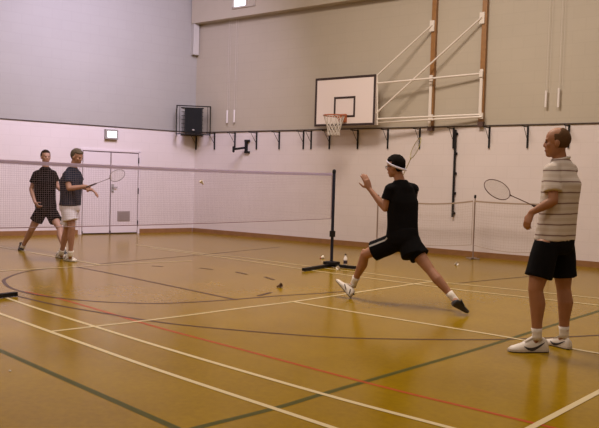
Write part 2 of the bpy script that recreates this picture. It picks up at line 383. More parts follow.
# loudspeaker in a wire cage in the corner, on its bracket
pc = at(193.5, 121, 18.55); spd = (CAM-pc); spd.z = 0; spd.normalize(); spr = Z.cross(spd)
hw, hh = 8.7*18.55/FPX, 12.2*18.55/FPX
sp = empty('loudspeaker', pc-Z*hh, 'black loudspeaker inside the wire cage in the corner', 'speaker')
b = MB(); b.box(pc, spr*hw, spd*.19, Z*hh); cab = b.build('cabinet', M['black_metal'], sp, bevel=.015)
b = MB(); b.box(pc+spd*.192, spr*(hw-.03), spd*.006, Z*(hh-.03)); b.build('grille', mat('speaker_cloth', (.008, .008, .009), .95, bump=.5, bscale=200), sp)
b = MB(); b.ell(pc+spd*.2-Z*(hh-.07), spr*.035, spd*.008, Z*.02); b.build('badge', M['grey'], sp)
cg = empty('speaker_cage', pc-Z*(hh+.06), 'black wire guard cage around the corner loudspeaker', 'cage')
cw, chh, cd = 16.5*18.55/FPX, 13.8*18.55/FPX, .26
b = MB()
for sx in (-1, 1):
    for sy in (-1, 1): b.tube([pc+spr*cw*sx+spd*cd*sy-Z*(chh), pc+spr*cw*sx+spd*cd*sy+Z*chh], .012, 6)
for sz in (-1, 1):
    q = [pc+spr*cw*i+spd*cd*j+Z*chh*sz for i, j in ((-1, -1), (1, -1), (1, 1), (-1, 1), (-1, -1))]
    for a_, c_ in zip(q, q[1:]): b.tube([a_, c_], .015, 6)
b.build('cage_frame', M['black_metal'], cg)
b = MB()
for k in range(1, 7):
    z_ = -chh+2*chh*k/7
    q = [pc+spr*cw*i+spd*cd*j+Z*z_ for i, j in ((-1, 1), (-1, -1), (1, -1), (1, 1))]
    for a_, c_ in zip(q, q[1:]): b.tube([a_, c_], .006, 5)
for sx in (-1, 1): b.tube([pc+spr*cw*sx*.82+spd*cd-Z*chh, pc+spr*cw*sx*.82+spd*cd+Z*chh], .006, 5)
b.build('cage_wires', M['black_metal'], cg)
b = MB()
for k in range(6): b.tube([pc+spr*cw*(-1+.4*k)+spd*cd-Z*(chh), pc+spr*cw*(-1+.4*k)-spd*cd-Z*(chh)], .008, 5)
b.build('cage_floor', M['black_metal'], cg)

# shelf-type brackets under the batten
bx = [195.8, 215, 235.4, 257, 279.7, 303.9, 311.6, 329.9, 358.1, 388.2, 420, 453.8, 489.5, 527.8, 568.8]
def bracket(s_, first):
    root = empty('wall_bracket', PB(s_, 2.56, 0))
    b = MB(); b.box(PB(s_, 2.36, .018), TB*.014, NB*.014, Z*.21); b.build('plate', M['black_metal'], root)
    b = MB(); b.box(PB(s_, 2.545, .16), TB*.007, NB*.155, Z*.008); b.build('arm', M['black_metal'], root)
    b = MB(); b.tube([PB(s_, 2.54, .24), PB(s_, 2.30, .03)], .006, 6); b.build('brace', M['black_metal'], root)
    return root
where = ['under the speaker cage in the corner', 'second from the corner of the hall', 'third from the corner, left of the black clamp arm', 'fourth from the corner, right of the black clamp arm',
         'fifth from the corner of the hall', 'left one of the close pair left of the hoop', 'right one of the close pair left of the hoop', 'directly behind the basketball net',
         'under the right half of the backboard', 'above the lunging player, left of his racket', 'just above the raised racket head', 'beside the top of the long black rod',
         'just right of the second timber upright', 'above and left of the balding player', 'behind the head of the balding player']
br0 = None
for i, x in enumerate(bx):
    s_ = sB(WB(x, 140)); s_ = max(s_, .06)
    if br0 is None: o = br0 = bracket(s_, True); base_s = s_
    else:
        o = br0.copy(); COL.objects.link(o); o.location = br0.location+TB*(s_-base_s)
        for ch in list(br0.children):
            c = ch.copy(); COL.objects.link(c); c.parent = o
    tag(o, 'black angle bracket under the batten, '+where[i], 'bracket', 'black brackets along the back wall')

# black clamp arm on the wall
pm = WB(247, 147); s_ = sB(pm); zz = pm.z
ca = empty('clamp_arm', PB(s_, zz, 0), 'black adjustable arm sticking out from the back wall below the brackets', 'bracket')
b = MB(); b.box(PB(s_+.0, zz+.01, .03), TB*.03, NB*.03, Z*.13); b.box(PB(s_+.03, zz+.15, .03), TB*.07, NB*.03, Z*.025); b.box(PB(s_+.03, zz-.13, .03), TB*.07, NB*.03, Z*.025); b.build('wall_plate', M['black_metal'], ca, bevel=.004)
pe = at(233.5, 149.3, (PB(s_, zz)-CAM).dot(fw)-.25)
b = MB(); b.tube([PB(s_, zz-.02, .06), pe], .027, 8); b.build('arm', M['black_metal'], ca)
b = MB(); b.cap(pe-Z*.05, pe+Z*.05, .03, .03); b.build('clamp', M['black_metal'], ca)

# long rod on the wall
p0, p1 = WB(456.8, 130), WB(455.5, 217); s_ = sB(p0)
rd = empty('climbing_rod', PB(s_, p1.z, 0), 'long black vertical rod fixed to the white wall behind the low net', 'rod')
b = MB(); b.box(PB(s_, (p0.z+p1.z)/2, .05), TB*.017, NB*.02, Z*((p0.z-p1.z)/2)); b.build('rod', M['black_metal'], rd)
for k in range(5):
    b = MB(); b.box(PB(s_+.012, p1.z+.08+k*(p0.z-p1.z-.16)/4, .02), TB*.026, NB*.018, Z*.025); b.build('clip', M['black_metal'], rd)

# cord pulls with white weights
def pull(px, ytop, ybot, label, topx, ytop0):
    p, q = WB(px, ytop), WB(px, ybot); s_ = sB(p); st = s_
    root = empty('cord_pull', PB(s_, q.z, .06), label, 'cord pull', 'white cord pulls on the back wall')
    b = MB(); b.tube([PB(s_, q.z, .06), PB(s_, p.z, .06)], .021, 8); b.build('weight', M['white'], root, smooth=False)
    zt = 5.36
    b = MB(); b.tube([PB(s_, p.z, .06), PB(s_, zt, .06)], .0035, 5); b.tube([PB(s_+.05, p.z+.05, .05), PB(s_+.05, zt, .05)], .0025, 5); b.build('cord', M['cord'], root)
    return root
pull(228.9, 110.5, 123, 'white cord pull with tube weight, left one of the pair above the clamp arm', 0, 0)
pull(236, 110, 122.5, 'white cord pull with tube weight, right one of the pair above the clamp arm', 0, 0)
pull(547.3, 91, 107.5, 'white cord pull with tube weight, left one of the pair above the balding player', 0, 0)
pull(560, 88.5, 107.5, 'white cord pull with tube weight, right one of the pair above the balding player', 0, 0)

# timber uprights carrying the backboard braces
def upright(px, label, zr0, zr1):
    p = WB(px, 120); s_ = sB(p); zb = WB(px, 130 if px < 450 else 126).z
    root = empty('timber_upright', PB(s_, zb, 0), label, 'timber post', 'timber uprights on the back wall')
    b = MB(); b.box(PB(s_, (zb+5.355)/2, .045), TB*.048, NB*.045, Z*((5.355-zb)/2)); b.build('post', M['timber'], root, bevel=.006)
    b = MB(); b.box(PB(s_-.005, (zr0+zr1)/2, .105), TB*.03, NB*.014, Z*((zr1-zr0)/2)); b.build('white_rail', M['white_metal'], root)
    b = MB(); b.box(PB(s_, zb+.03, .05), TB*.055, NB*.048, Z*.05); b.build('foot_shoe', mat('rusty_shoe', (.09, .045, .035), .6), root)
    return s_
zr = WB(432, 76).z
sP1 = upright(432.2, 'varnished timber upright nearer the hoop, its lower half faced with a white rail', WB(432, 127).z, WB(432, 76).z)
sP2 = upright(482.2, 'varnished timber upright farther right of the hoop, its lower half faced with a white rail', WB(482, 119).z, WB(482, 70).z)

OB = .45
q = [WB(x, y, OB) for x, y in ((315, 79.8), (375.5, 73), (375.5, 124), (315, 127.6))]
sL = (sB(q[0])+sB(q[3]))/2; sR = (sB(q[1])+sB(q[2]))/2; zT = (q[0].z+q[1].z)/2; zB = (q[2].z+q[3].z)/2
bb = empty('basketball_backboard', PB((sL+sR)/2, zB, OB), 'white basketball backboard with black border, orange hoop and white wall braces', 'backboard')
sc_, zc_ = (sL+sR)/2, (zT+zB)/2; bw, bh = (sR-sL)/2, (zT-zB)/2
b = MB(); b.box(PB(sc_, zc_, OB-.015), TB*bw, NB*.015, Z*bh); b.build('board', mat('board_white', (.80, .70, .68), .45), bb)
b = MB(); t = .025
for e in (-1, 1):
    b.box(PB(sc_, zc_+e*(bh-t), OB+.002), TB*bw, NB*.003, Z*t); b.box(PB(sc_+e*(bw-t), zc_, OB+.002), TB*t, NB*.003, Z*(bh-2*t))
b.build('border', mat('board_black', (.04, .022, .02), .5), bb)
tx0, tx1 = sB(WB(334.8, 107, OB)), sB(WB(354.3, 107, OB)); tz1, tz0 = WB(344.5, 97.6, OB).z, WB(344.5, 116.4, OB).z
b = MB(); t = .022
for e in (tz0, tz1): b.box(PB((tx0+tx1)/2, e, OB+.002), TB*((tx1-tx0)/2+t), NB*.003, Z*t)
for e in (tx0, tx1): b.box(PB(e, (tz0+tz1)/2, OB+.002), TB*t, NB*.003, Z*((tz1-tz0)/2))
b.build('target_square', bpy.data.materials['board_black'], bb)
sh_ = sB(WB(343.5, 117.5, OB)); zh = WB(343.5, 117, OB).z
b = MB(); b.box(PB(sh_, zh-.03, OB+.03), TB*.09, NB*.03, Z*.09); b.box(PB(sh_, zh-.02, OB+.09), TB*.06, NB*.06, Z*.03); b.build('hoop_mount', M['orange'], bb, bevel=.006)
rc = PB(sh_, zh, OB+.36); rr_ = .225
b = MB(); b.tube([rc+TB*rr_*math.cos(2*PI*k/32)+NB*rr_*math.sin(2*PI*k/32) for k in range(33)], .013, 8)
rim = b.build('rim', M['orange'], bb, smooth=True)
b = MB(); NS = 12
prof = [(1, 0), (.86, -.10), (.72, -.19), (.63, -.27), (.56, -.34), (.58, -.42)]
for k in range(NS):
    for sg in (1, -1):
        b.tube([rc+(TB*math.cos(2*PI*(k+sg*.5*i)/NS)+NB*math.sin(2*PI*(k+sg*.5*i)/NS))*rr_*f+Z*z_ for i, (f, z_) in enumerate(prof)], .0075, 5)
b.build('hoop_net', M['cord'], rim)
# braces (part of the backboard)
def brace(a, c, r=.018): MB().tube([a, c], r, 8).build('brace', M['white_metal'], bb)
def onB(x, y, off): return WB(x, y, off)
brace(onB(482, 17, .12), onB(376.5, 113, OB-.05), .02)
brace(onB(432, 25, .12), onB(376.5, 76, OB-.05), .018)
brace(onB(482, 73.6, .12), onB(376.8, 83.4, OB-.04), .02)
brace(onB(482, 114.5, .12), onB(377, 119, OB-.04), .02)
brace(onB(482, 116.8, .15), onB(378, 122.5, OB-.1), .02)
for x, y in ((482.3, 18), (432.3, 26)):
    p = WB(x, y, .1); b = MB(); b.box(PB(sB(p), p.z, .1), TB*.05, NB*.02, Z*.11); b.build('bracket_plate', M['white_metal'], bb)
for x, y in ((481.8, 74), (481.8, 116), (431.8, 117.5), (431.8, 78.5)):
    p = WB(x, y, .1); b = MB(); b.box(PB(sB(p), p.z, .125), TB*.035, NB*.02, Z*.06); b.build('bracket_plate', M['white_metal'], bb)
b = MB(); b.tube([onB(377.3, 74, OB-.05), onB(377.3, 125, OB-.05)], .018, 8); b.build('board_stay', M['white_metal'], bb)

# ------------------------------------------------------------------ badminton nets and posts
pu = 6.0
yL = -.32
def net_post(name, x, y, label, feet):
    root = empty(name, (x, y, 0), label, 'net post', 'badminton net posts')
    b = MB(); b.tube([V((x, y, .02)), V((x, y, 1.57))], .026, 12); b.build('pole', M['navy_metal'], root, smooth=False)
    b = MB(); b.cap(V((x, y, 1.56)), V((x, y, 1.585)), .03, .03); b.build('cap', M['black_metal'], root)
    b = MB()
    for fx, fy in feet:
        d = V((fx-x, fy-y, 0)); L_ = d.length; d.normalize(); q_ = V((-d.y, d.x, 0))
        b.box(V((x, y, .03))+d*L_/2, d*(L_/2), q_*.03, Z*.022)
    b.build('foot_bar', M['black_metal'], root)
    b = MB(); b.box((x, y, .065), V((.10, 0, 0)), V((0, .10, 0)), Z*.025); b.build('base_block', M['black_metal'], root, bevel=.008)
    b = MB(); b.box((x+.02, y-.02, .55), V((.035, 0, 0)), V((0, .035, 0)), Z*.05); b.build('winder', M['black_metal'], root, bevel=.006)
    return root
fa, fb_ = FL(303.5, 269.6, .03), FL(355.5, 267.6, .03)
net_post('net_post', 0, pu, 'dark badminton net post on a splayed base at the far end of the net', [(fa.x, fa.y), (fb_.x, fb_.y), (-.22, pu+.12)])
fl_ = FL(16.5, 293.7, .03)
net_post('net_post', 0, yL, 'badminton net post mostly out of frame, only its black foot bar showing at left edge', [(fl_.x, fl_.y), (.25, yL-.5), (-.2, yL-.1)])

def make_net(name, A, B, top, bot, pitch, th, sag, mesh_m, tape_m, tape_h, label, bsag=0, cat='net'):
    d = (B-A); L_ = d.length; d.normalize(); n = V((-d.y, d.x, 0))
    root = empty(name, (A+B)/2+Z*bot, label, cat)
    zt = lambda t: top-sag*4*t*(1-t); zb = lambda t: bot-bsag*4*t*(1-t)
    me_v, me_f = [], []
    def strand(pts, w):
        k0 = len(me_v)
        for i, p in enumerate(pts):
            t = (pts[min(i+1, len(pts)-1)]-pts[max(i-1, 0)]).normalized(); q_ = n.cross(t)*w; nn = n*w
            me_v.extend([p+q_, p+nn, p-q_, p-nn])
        for i in range(len(pts)-1):
            for k in range(4):
                j = (k+1) % 4; me_f.append((k0+4*i+k, k0+4*i+j, k0+4*i+4+j, k0+4*i+4+k))
    nv = int(L_/pitch); nh = int((top-bot)/pitch)
    for i in range(nv+1):
        t = i/nv; sl = .004*math.sin(i*1.7)
        strand([A+d*(L_*t+sl*math.sin(j*.9))+Z*(zb(t)+(zt(t)-zb(t))*j/6) for j in range(7)], th)
    for j in range(nh+1):
        f = j/nh; strand([A+d*(L_*i/24)+Z*(zb(i/24)+(zt(i/24)-zb(i/24))*f) for i in range(25)], th)
    me = bpy.data.meshes.new('net_mesh'); off = root.location
    me.from_pydata([tuple(v-off) for v in me_v], [], me_f); me.materials.append(mesh_m)
    o = bpy.data.objects.new('net_mesh', me); COL.objects.link(o); o.parent = root
    b = MB(); pts = [A+d*(L_*i/24)+Z*(zt(i/24)-tape_h/2) for i in range(25)]
    b.rings([[p+n*.006+Z*tape_h/2, p-n*.006+Z*tape_h/2, p-n*.006-Z*tape_h/2, p+n*.006-Z*tape_h/2] for p in pts]); b.build('top_tape', tape_m, root)
    b = MB(); b.tube([A+d*(L_*i/24)+Z*zb(i/24) for i in range(25)], .006, 5); b.build('bottom_cord', mesh_m, root)
    for p, t in ((A, 0), (B, 1)):
        b = MB(); b.tube([p+Z*zb(t), p+Z*zt(t)], .006, 5); b.build('side_cord', mesh_m, root)
    return root, d, L_
make_net('badminton_net', V((0, yL+.05, 0)), V((0, pu-.05, 0)), 1.55, .80, .024, .00075, .022, M['netmesh'], M['tape'], .042, 'brown badminton net with pale lilac top tape strung across the court', .02)

# low net stored along the back wall
def low(x, y, off=.45): return WB(x, y, off)
a_ = low(376.5, 252); c_ = low(549, 262.5); a_.z = c_.z = 0
zt_ = WB(474, 200.5, .45).z
def thin_post(p, zt0, label):
    root = empty('low_net_post', (p.x, p.y, 0), label, 'net post', 'slim posts of the low net')
    b = MB(); b.tube([V((p.x, p.y, .02)), V((p.x, p.y, zt0))], .012, 8); b.build('pole', mat('grey_steel', (.24, .17, .14), .5) if 'grey_steel' not in bpy.data.materials else bpy.data.materials['grey_steel'], root)
    b = MB(); b.cap(V((p.x, p.y, zt0-.01)), V((p.x, p.y, zt0+.02)), .022, .022); b.build('cap', M['black_metal'], root)
    b = MB(); b.box((p.x, p.y, .018), TB*.14, NB*.02, Z*.012); b.box((p.x, p.y, .018), TB*.02, NB*.14, Z*.0115); b.build('foot_bar', bpy.data.materials['grey_steel'], root)
m_ = low(473, 254); m_.z = 0
thin_post(a_, zt_, 'slim grey post of the low net, seen left of the lunging player')
thin_post(m_, zt_+.07, 'slim grey post in the middle of the low net')
thin_post(c_, zt_, 'slim grey post of the low net, beside the balding player')
off_ = NB*.03
make_net('low_net', a_+off_, m_+off_-TB*.03, zt_, zt_-.85, .05, .0009, .09, M['netpale'], M['tape2'], .03, 'pale low net along the back wall, left span behind the lunging player', .08)
make_net('low_net', m_+off_, c_+off_, zt_, zt_-.85, .05, .0009, .015, M['netpale'], M['tape2'], .03, 'pale low net along the back wall, right span ending at the balding player', .08)

# ------------------------------------------------------------------ shuttlecocks, bottle
def shuttle(name, p, axis, label, m1=None, m2=None, sc=1):
    axis = axis.normalized(); a, c = frame_of(axis)
    root = empty(name, p, label, 'shuttlecock', 'shuttlecocks')
    b = MB(); b.ell(p, a*.013*sc, c*.013*sc, axis*.013*sc); b.build('cork', m2 or M['cork'], root, smooth=True)
    b = MB(); n = 16; rs = []
    for z_, r_ in ((.008, .012), (.03, .019), (.062, .032), (.064, .031), (.03, .017), (.01, .01)):
        rs.append([p+axis*z_*sc+(a*math.cos(2*PI*k/n)+c*math.sin(2*PI*k/n))*r_*sc*(1+(.06 if k % 2 else -.06)*(z_ > .05)) for k in range(n)])
    b.rings(rs); b.build('feather_skirt', m1 or M['feather'], root)
    return root
def on_floor(px, py, sc=1): p = FL(px, py); p.z = .0
axis0 = S*.9+D*.3
def lay(px, py, label, ax, **k):
    p = FL(px, py); r_ = .0325; tilt = math.atan2(r_-.013, .06)
    ax = V((ax.x, ax.y, 0)).normalized(); axis = ax*math.cos(tilt)+Z*math.sin(tilt)
    p = V((p.x, p.y, .0135)); return shuttle('shuttlecock', p, axis, label, **k)
lay(277.5, 287.3, 'dark worn shuttlecock lying on the floor inside the near court', S*.8-D*.5, m1=M['brownshuttle'], m2=M['brownshuttle'])
lay(320.5, 258.6, 'white shuttlecock lying just left of the far net post', S*.9+D*.4, m2=M['redcap'])
lay(339.3, 269.3, 'white shuttlecock lying in front of the far net post beside the bottle', -S*.5-D*.8)
lay(455, 265, 'white shuttlecock lying on the floor below the low net', S*.4-D)
shuttle('shuttlecock', at(203, 184, 11.4), (S*-.5+Z*.7-D*.3), 'white shuttlecock in mid air in front of the net')
pb = FL(345.2, 267.2); pb.z = 0
bt = empty('water_bottle', pb, 'small drinks bottle with dark label and cap standing by the far net post', 'bottle')
b = MB(); prof = [(.028, 0), (.032, .006), (.032, .13), (.028, .155), (.013, .185), (.012, .2)]
b.rings([[pb+Z*z_+V((math.cos(2*PI*k/16), math.sin(2*PI*k/16), 0))*r_ for k in range(16)] for r_, z_ in prof]); b.build('bottle_body', M['bottleclear'], bt, smooth=True)
b = MB(); b.tube([pb+Z*.06, pb+Z*.115], .0335, 16); b.build('bottle_label', M['bottlelabel'], bt)
b = MB(); b.tube([pb+Z*.198, pb+Z*.222], .015, 12); b.build('bottle_cap', M['black_metal'], bt)
pt = FL(10, 371.5); b = MB(); b.ell(V((pt.x, pt.y, .006)), V((.012, 0, 0)), V((0, .008, 0)), Z*.005, 8, 5)
tag(b.build('paper_scrap', M['feather']), 'tiny white scrap lying on the floor at lower left', 'scrap')

# ------------------------------------------------------------------ rackets
def racket(butt, tip, normal, label, fm, L_=None):
    ax = (tip-butt); L_ = ax.length; ax.normalize(); k = L_/.67
    n = (normal-ax*normal.dot(ax)).normalized(); s_ = ax.cross(n)
    root = empty('badminton_racket', butt, label, 'racket')
    hl, hwid = .132*k, .108*k; hc = tip-ax*hl
    el = lambda t, f=1: hc+ax*hl*f*math.cos(t)+s_*hwid*f*math.sin(t)*(1-.06*math.cos(t))
    b = MB(); b.tube([el(2*PI*i/36) for i in range(37)], .0042, 6); b.build('head_frame', fm, root, smooth=True)
    b = MB(); m = 11
    for i in range(-m, m+1):
        f = i/(m+1); w = math.sqrt(1-f*f)
        b.tube([hc+s_*hwid*f-ax*hl*w, hc+s_*hwid*f+ax*hl*w], .0005, 4); b.tube([hc+ax*hl*f-s_*hwid*w, hc+ax*hl*f+s_*hwid*w], .0005, 4)
    b.build('strings', M['strings'], root)
    b = MB(); b.tube([butt+ax*.16*k, tip-ax*hl*2], .0045, 8); b.tube([tip-ax*(hl*2+.025), tip-ax*(hl*2-.004)], [.005, .009], 8); b.build('shaft', fm, root)
    b = MB(); b.tube([butt, butt+ax*.012, butt+ax*.15*k, butt+ax*.18*k], [.0165, .0145, .0135, .006], 10); b.build('grip', M['grip'], root)
    return root

# ------------------------------------------------------------------ people
def add_hand(b, w, d, n, curl=25, side=1, k=1.0):
    """wrist, direction, palm normal; side=+1 puts the thumb on d x n"""
    d = d.normalized(); n = (n-d*n.dot(d)).normalized(); s_ = d.cross(n)*side
    rings = []
    for t, hw_, th in ((-.01, .026, .020), (.02, .034, .018), (.055, .041, .016), (.09, .041, .013), (.1, .038, .011)):
        c = w+d*t*k; rings.append([c+s_*hw_*k*math.cos(2*PI*i/14)+n*th*k*math.sin(2*PI*i/14) for i in range(14)])
    b.rings(rings)
    for i, (o, L_) in enumerate(((.030, .072), (.010, .082), (-.010, .076), (-.030, .058))):
        p = w+d*.09*k+s_*o*k; ang = 8+i*2; dd = (d+s_*o*1.6).normalized(); lens = (.45, .3, .25); pts = [p-d*.02*k, p]
        for q in lens:
            ang += curl*(.75 if q == .45 else 1)
            v = dd*math.cos(math.radians(ang))+n*math.sin(math.radians(ang)); p = p+v*L_*q*k; pts.append(p)
        b.tube(pts, [.0095*k, .0095*k, .009*k, .0083*k, .007*k], 8, True)
    p = w+d*.025*k+s_*.028*k+n*.006*k; v1 = (d*.65+s_*.7+n*.35).normalized(); v2 = (d*.9+s_*.25+n*(.35+curl/70)).normalized()
    b.tube([p-s_*.01, p+v1*.035*k, p+v1*.035*k+v2*.03*k, p+v1*.035*k+v2*.052*k], [.013*k, .0115*k, .0095*k, .0075*k], 8, True)

def head_axes(f): f = f.normalized(); l = Z.cross(f).normalized(); return f, l, f.cross(l)
def add_head(b, c, f, k=1.0):
    x, y, z = head_axes(f); P = lambda a, e, g: c+(x*a+y*e+z*g)*k; A = lambda r1, r2, r3: (x*r1*k, y*r2*k, z*r3*k)
    b.ell(P(-.012, 0, .03), *A(.098, .076, .092)); b.ell(P(.022, 0, -.035), *A(.068, .060, .085)); b.ell(P(.052, 0, -.095), *A(.032, .034, .026))
    b.ell(P(.0, 0, -.06), *A(.06, .055, .05))
    b.cap(P(.080, 0, .012), P(.096, 0, -.026), .009*k, .0115*k); b.cap(P(.086, -.011, -.031), P(.086, .011, -.031), .009*k, .009*k)
    b.cap(P(.077, -.034, .022), P(.077, .034, .022), .0105*k, .0105*k)
    b.cap(P(.078, -.018, -.066), P(.078, .018, -.066), .011*k, .011*k)
    for e in (-1, 1):
        b.ell(P(.055, e*.04, -.022), *A(.024, .022, .024)); b.ell(P(-.008, e*.077, -.012), *A(.02, .011, .033))
def head_parts(root, c, f, hair, style, k=1.0):
    x, y, z = head_axes(f); P = lambda a, e, g: c+(x*a+y*e+z*g)*k
    for e in (-1, 1):
        b = MB(); b.ell(P(.0835, e*.031, .003), x*.007*k, y*.012*k, z*.006*k, 10, 6); b.build('eye', M['eye'], root, smooth=True)
    b = MB(); b.cap(P(.0885, -.02, -.067), P(.0885, .02, -.067), .0045*k, .0045*k, 8); b.build('mouth', M['lip'], root, smooth=True)
    bm = bmesh.new(); bmesh.ops.create_icosphere(bm, subdivisions=5, radius=1)
    for v in bm.verts:
        n = v.co.copy(); a, e, g = n.x, n.y, n.z
        if style == 'full': on = (g > .40-.1*abs(e)) or (a < .12 and g > -.55) or (a < -.25 and g > -.9)
        elif style == 'curly': on = (g > .42-.1*abs(e)) or (a < .2 and g > -.45) or (a < -.2 and g > -.95)
        elif style == 'thin': on = (a < .12-.35*max(0, g) and g > -.85 and g < .95) or (a < .34 and abs(e) > .72 and -.25 < g < .45)
        else: on = (g > .5) or (a < .2 and g > -.35) or (a < -.35 and g > -.7)
        h = 1.0
        if on: h = 1.13 if style != 'thin' else 1.045
        else: h = .80
        if on and style == 'curly': h += .06+.07*max(0, g)+.05*math.sin(11*a+5*e)*math.cos(10*e+7*g)
        if on and style == 'full': h += .05*max(0, g)+.025*math.sin(9*a+4*e)*math.cos(8*e+3*g)
        v.co = V((-.012+a*.098*h, e*.077*h, .03+g*.093*h))
    for _ in range(2): bmesh.ops.smooth_vert(bm, verts=bm.verts, factor=.5, use_axis_x=True, use_axis_y=True, use_axis_z=True)
    for v in bm.verts: v.co = c+(x*v.co.x+y*v.co.y+z*v.co.z)*k
    mb = MB(); mb.bm.free(); mb.bm = bm; return mb.build('hair', hair, root, smooth=True)

def tor_rings(spec, Lv0, Lv1, n=24):
    """spec: (centre, half width, half depth, t) ; left vector blends from hips to shoulders"""
    out = []
    for c, a, d, t in spec:
        l = (Lv0*(1-t)+Lv1*t); l.z *= 1; l.normalize(); f = l.cross(Z).normalized()
        out.append([c+l*a*math.copysign(abs(math.cos(q))**.85, math.cos(q))+f*d*math.copysign(abs(math.sin(q))**.85, math.sin(q)) for q in [2*PI*i/n for i in range(n)]])
    return out

def shoe(root, H_, T_, up, main, sole_m, k=1.0, swoosh=None, swoosh_side=None, extra=None):
    ax = T_-H_; L_ = ax.length; ax.normalize(); up = (up-ax*up.dot(ax)).normalized(); sd = ax.cross(up)
    w = .048*L_/.3*k
    P = lambda t, s_, z_: H_+ax*L_*t+sd*s_+up*z_
    prof = [(.0, .55, .06), (.02, .80, .088), (.10, .88, .106), (.22, .88, .110), (.32, .87, .106), (.42, .92, .100), (.54, .98, .082), (.67, 1.06, .066), (.8, 1.02, .054), (.92, .82, .044), (.985, .46, .032)]
    rings = []
    for t, f, h in prof:
        ww = w*f; hh = h*L_/.3*1.0; r = []
        for i in range(20):
            q = 2*PI*i/20; c_, s_ = math.cos(q), math.sin(q)
            top = s_ > 0; zz = .016+(hh-.016)*(abs(s_)**.75) if top else .016-.012*abs(s_)
            r.append(P(t, ww*c_*(1 if not top else 1-.25*abs(s_)), zz))
        rings.append(r)
    o = MB().rings(rings).build('shoe', main, root, smooth=True)
    b = MB(); rs = []
    for t, f, h in [(-.015, .5, 0), (.03, .84, 0), (.12, .92, 0), (.3, .88, 0), (.5, .93, 0), (.65, 1.07, 0), (.8, 1.04, 0), (.93, .8, 0), (1.0, .42, 0)]:
        ww = w*f; rs.append([P(t, -ww, .002), P(t, ww, .002), P(t, ww*1.02, .014), P(t, ww*.97, .026), P(t, -ww*.97, .026), P(t, -ww*1.02, .014)])
    b.rings(rs); b.build('sole', sole_m, o)
    b = MB(); b.rings([[V(q)-up*.0 for q in (r[0]-up*.0015, r[1]-up*.0015, r[1]+up*.006+(r[1]-r[0])*.015, r[0]+up*.006-(r[1]-r[0])*.015)] for r in rs]); b.build('outsole', M['darksole'], o)
    b = MB(); b.rings([[P(t, -ww, h), P(t, 0, h+.006), P(t, ww, h), P(t, 0, h-.02)] for t, ww, h in ((.26, .024, .135*L_/.3), (.34, .026, .118*L_/.3), (.5, .024, .092*L_/.3), (.6, .02, .074*L_/.3))]); b.build('tongue', M['sock'] if main is not M['darkshoe'] else M['darkshoe'], o, smooth=True)
    b = MB()
    for i in range(4):
        t = .34+.085*i; h = (.112-.044*i/3)*L_/.3
        b.cap(P(t, -.018, h+.002), P(t+.02, .018, h+.002), .0042, .0042, 6)
    b.build('laces', M['sock'] if main is not M['darkshoe'] else M['grey'], o)
    if swoosh:
        pts = [(.66, .046), (.56, .030), (.45, .026), (.34, .036), (.22, .056), (.12, .074)]; wd = [.003, .009, .012, .010, .007, .002]
        me = o.data; off = world_loc(o)
        tree = BVHTree.FromPolygons([v.co+off for v in me.vertices], [tuple(p.vertices) for p in me.polygons])
        for ss in (1, -1):
            A_, B_ = [], []
            cc = smooth_line([V((t, z_, 0)) for t, z_ in pts], 4); ww = smooth_line([V((q, 0, 0)) for q in wd], 4)
            for c_, q in zip(cc, ww):
                for lst, dz in ((A_, q.x), (B_, -q.x)):
                    p = P(c_.x, ss*.2, (c_.y+dz)*L_/.3); h_ = tree.ray_cast(p, -sd*ss)
                    lst.append((h_[0] if h_[0] else P(c_.x, ss*w, c_.y))+sd*ss*.0025)
            MB().rings([A_, B_], closed=False, caps=False).build('emblem', swoosh, o)
    if extra:
        for s_ in (-1, 1):
            b = MB(); b.cap(P(.35, s_*w*.86, .03), P(.55, s_*w*.72, .055), .007, .007, 6); b.build('side_panel', extra, o)
            b = MB(); b.cap(P(.12, s_*w*.88, .03), P(.22, s_*w*.72, .07), .006, .006, 6); b.build('side_panel', extra, o)
        b = MB(); b.cap(P(-.002, -.018, .06), P(-.002, .018, .06), .009, .009, 6)
        b.build('heel_tab', extra, o)
    return o

def leg(b, hip, knee, ank, back, k=1.0):
    th = hip.lerp(knee, .45); b.tube([hip, th, knee], [.088*k, .078*k, .054*k], 14, True)
    cf = knee.lerp(ank, .3)+back*.018; lo = knee.lerp(ank, .68)+back*.004
    b.tube([knee, cf, lo, ank], [.052*k, .058*k, .040*k, .034*k], 14, True)
    b.ell(knee-back*.014, back*.04*k, back.cross(Z).normalized()*.042*k, Z*.05*k)
def foot_in(b, H_, T_, ank):
    m = H_.lerp(T_, .35)+(ank-H_.lerp(T_, .25))*.45
    b.tube([ank, m, H_.lerp(T_, .6)+(ank-m)*.25], [.034, .032, .024], 10, True)
def arm(b, sh, el, wr, k=1.0):
    b.tube([sh, sh.lerp(el, .5), el], [.056*k, .049*k, .040*k], 12, True)
    b.tube([el, el.lerp(wr, .28), el.lerp(wr, .7), wr], [.039*k, .043*k, .033*k, .0265*k], 12, True)

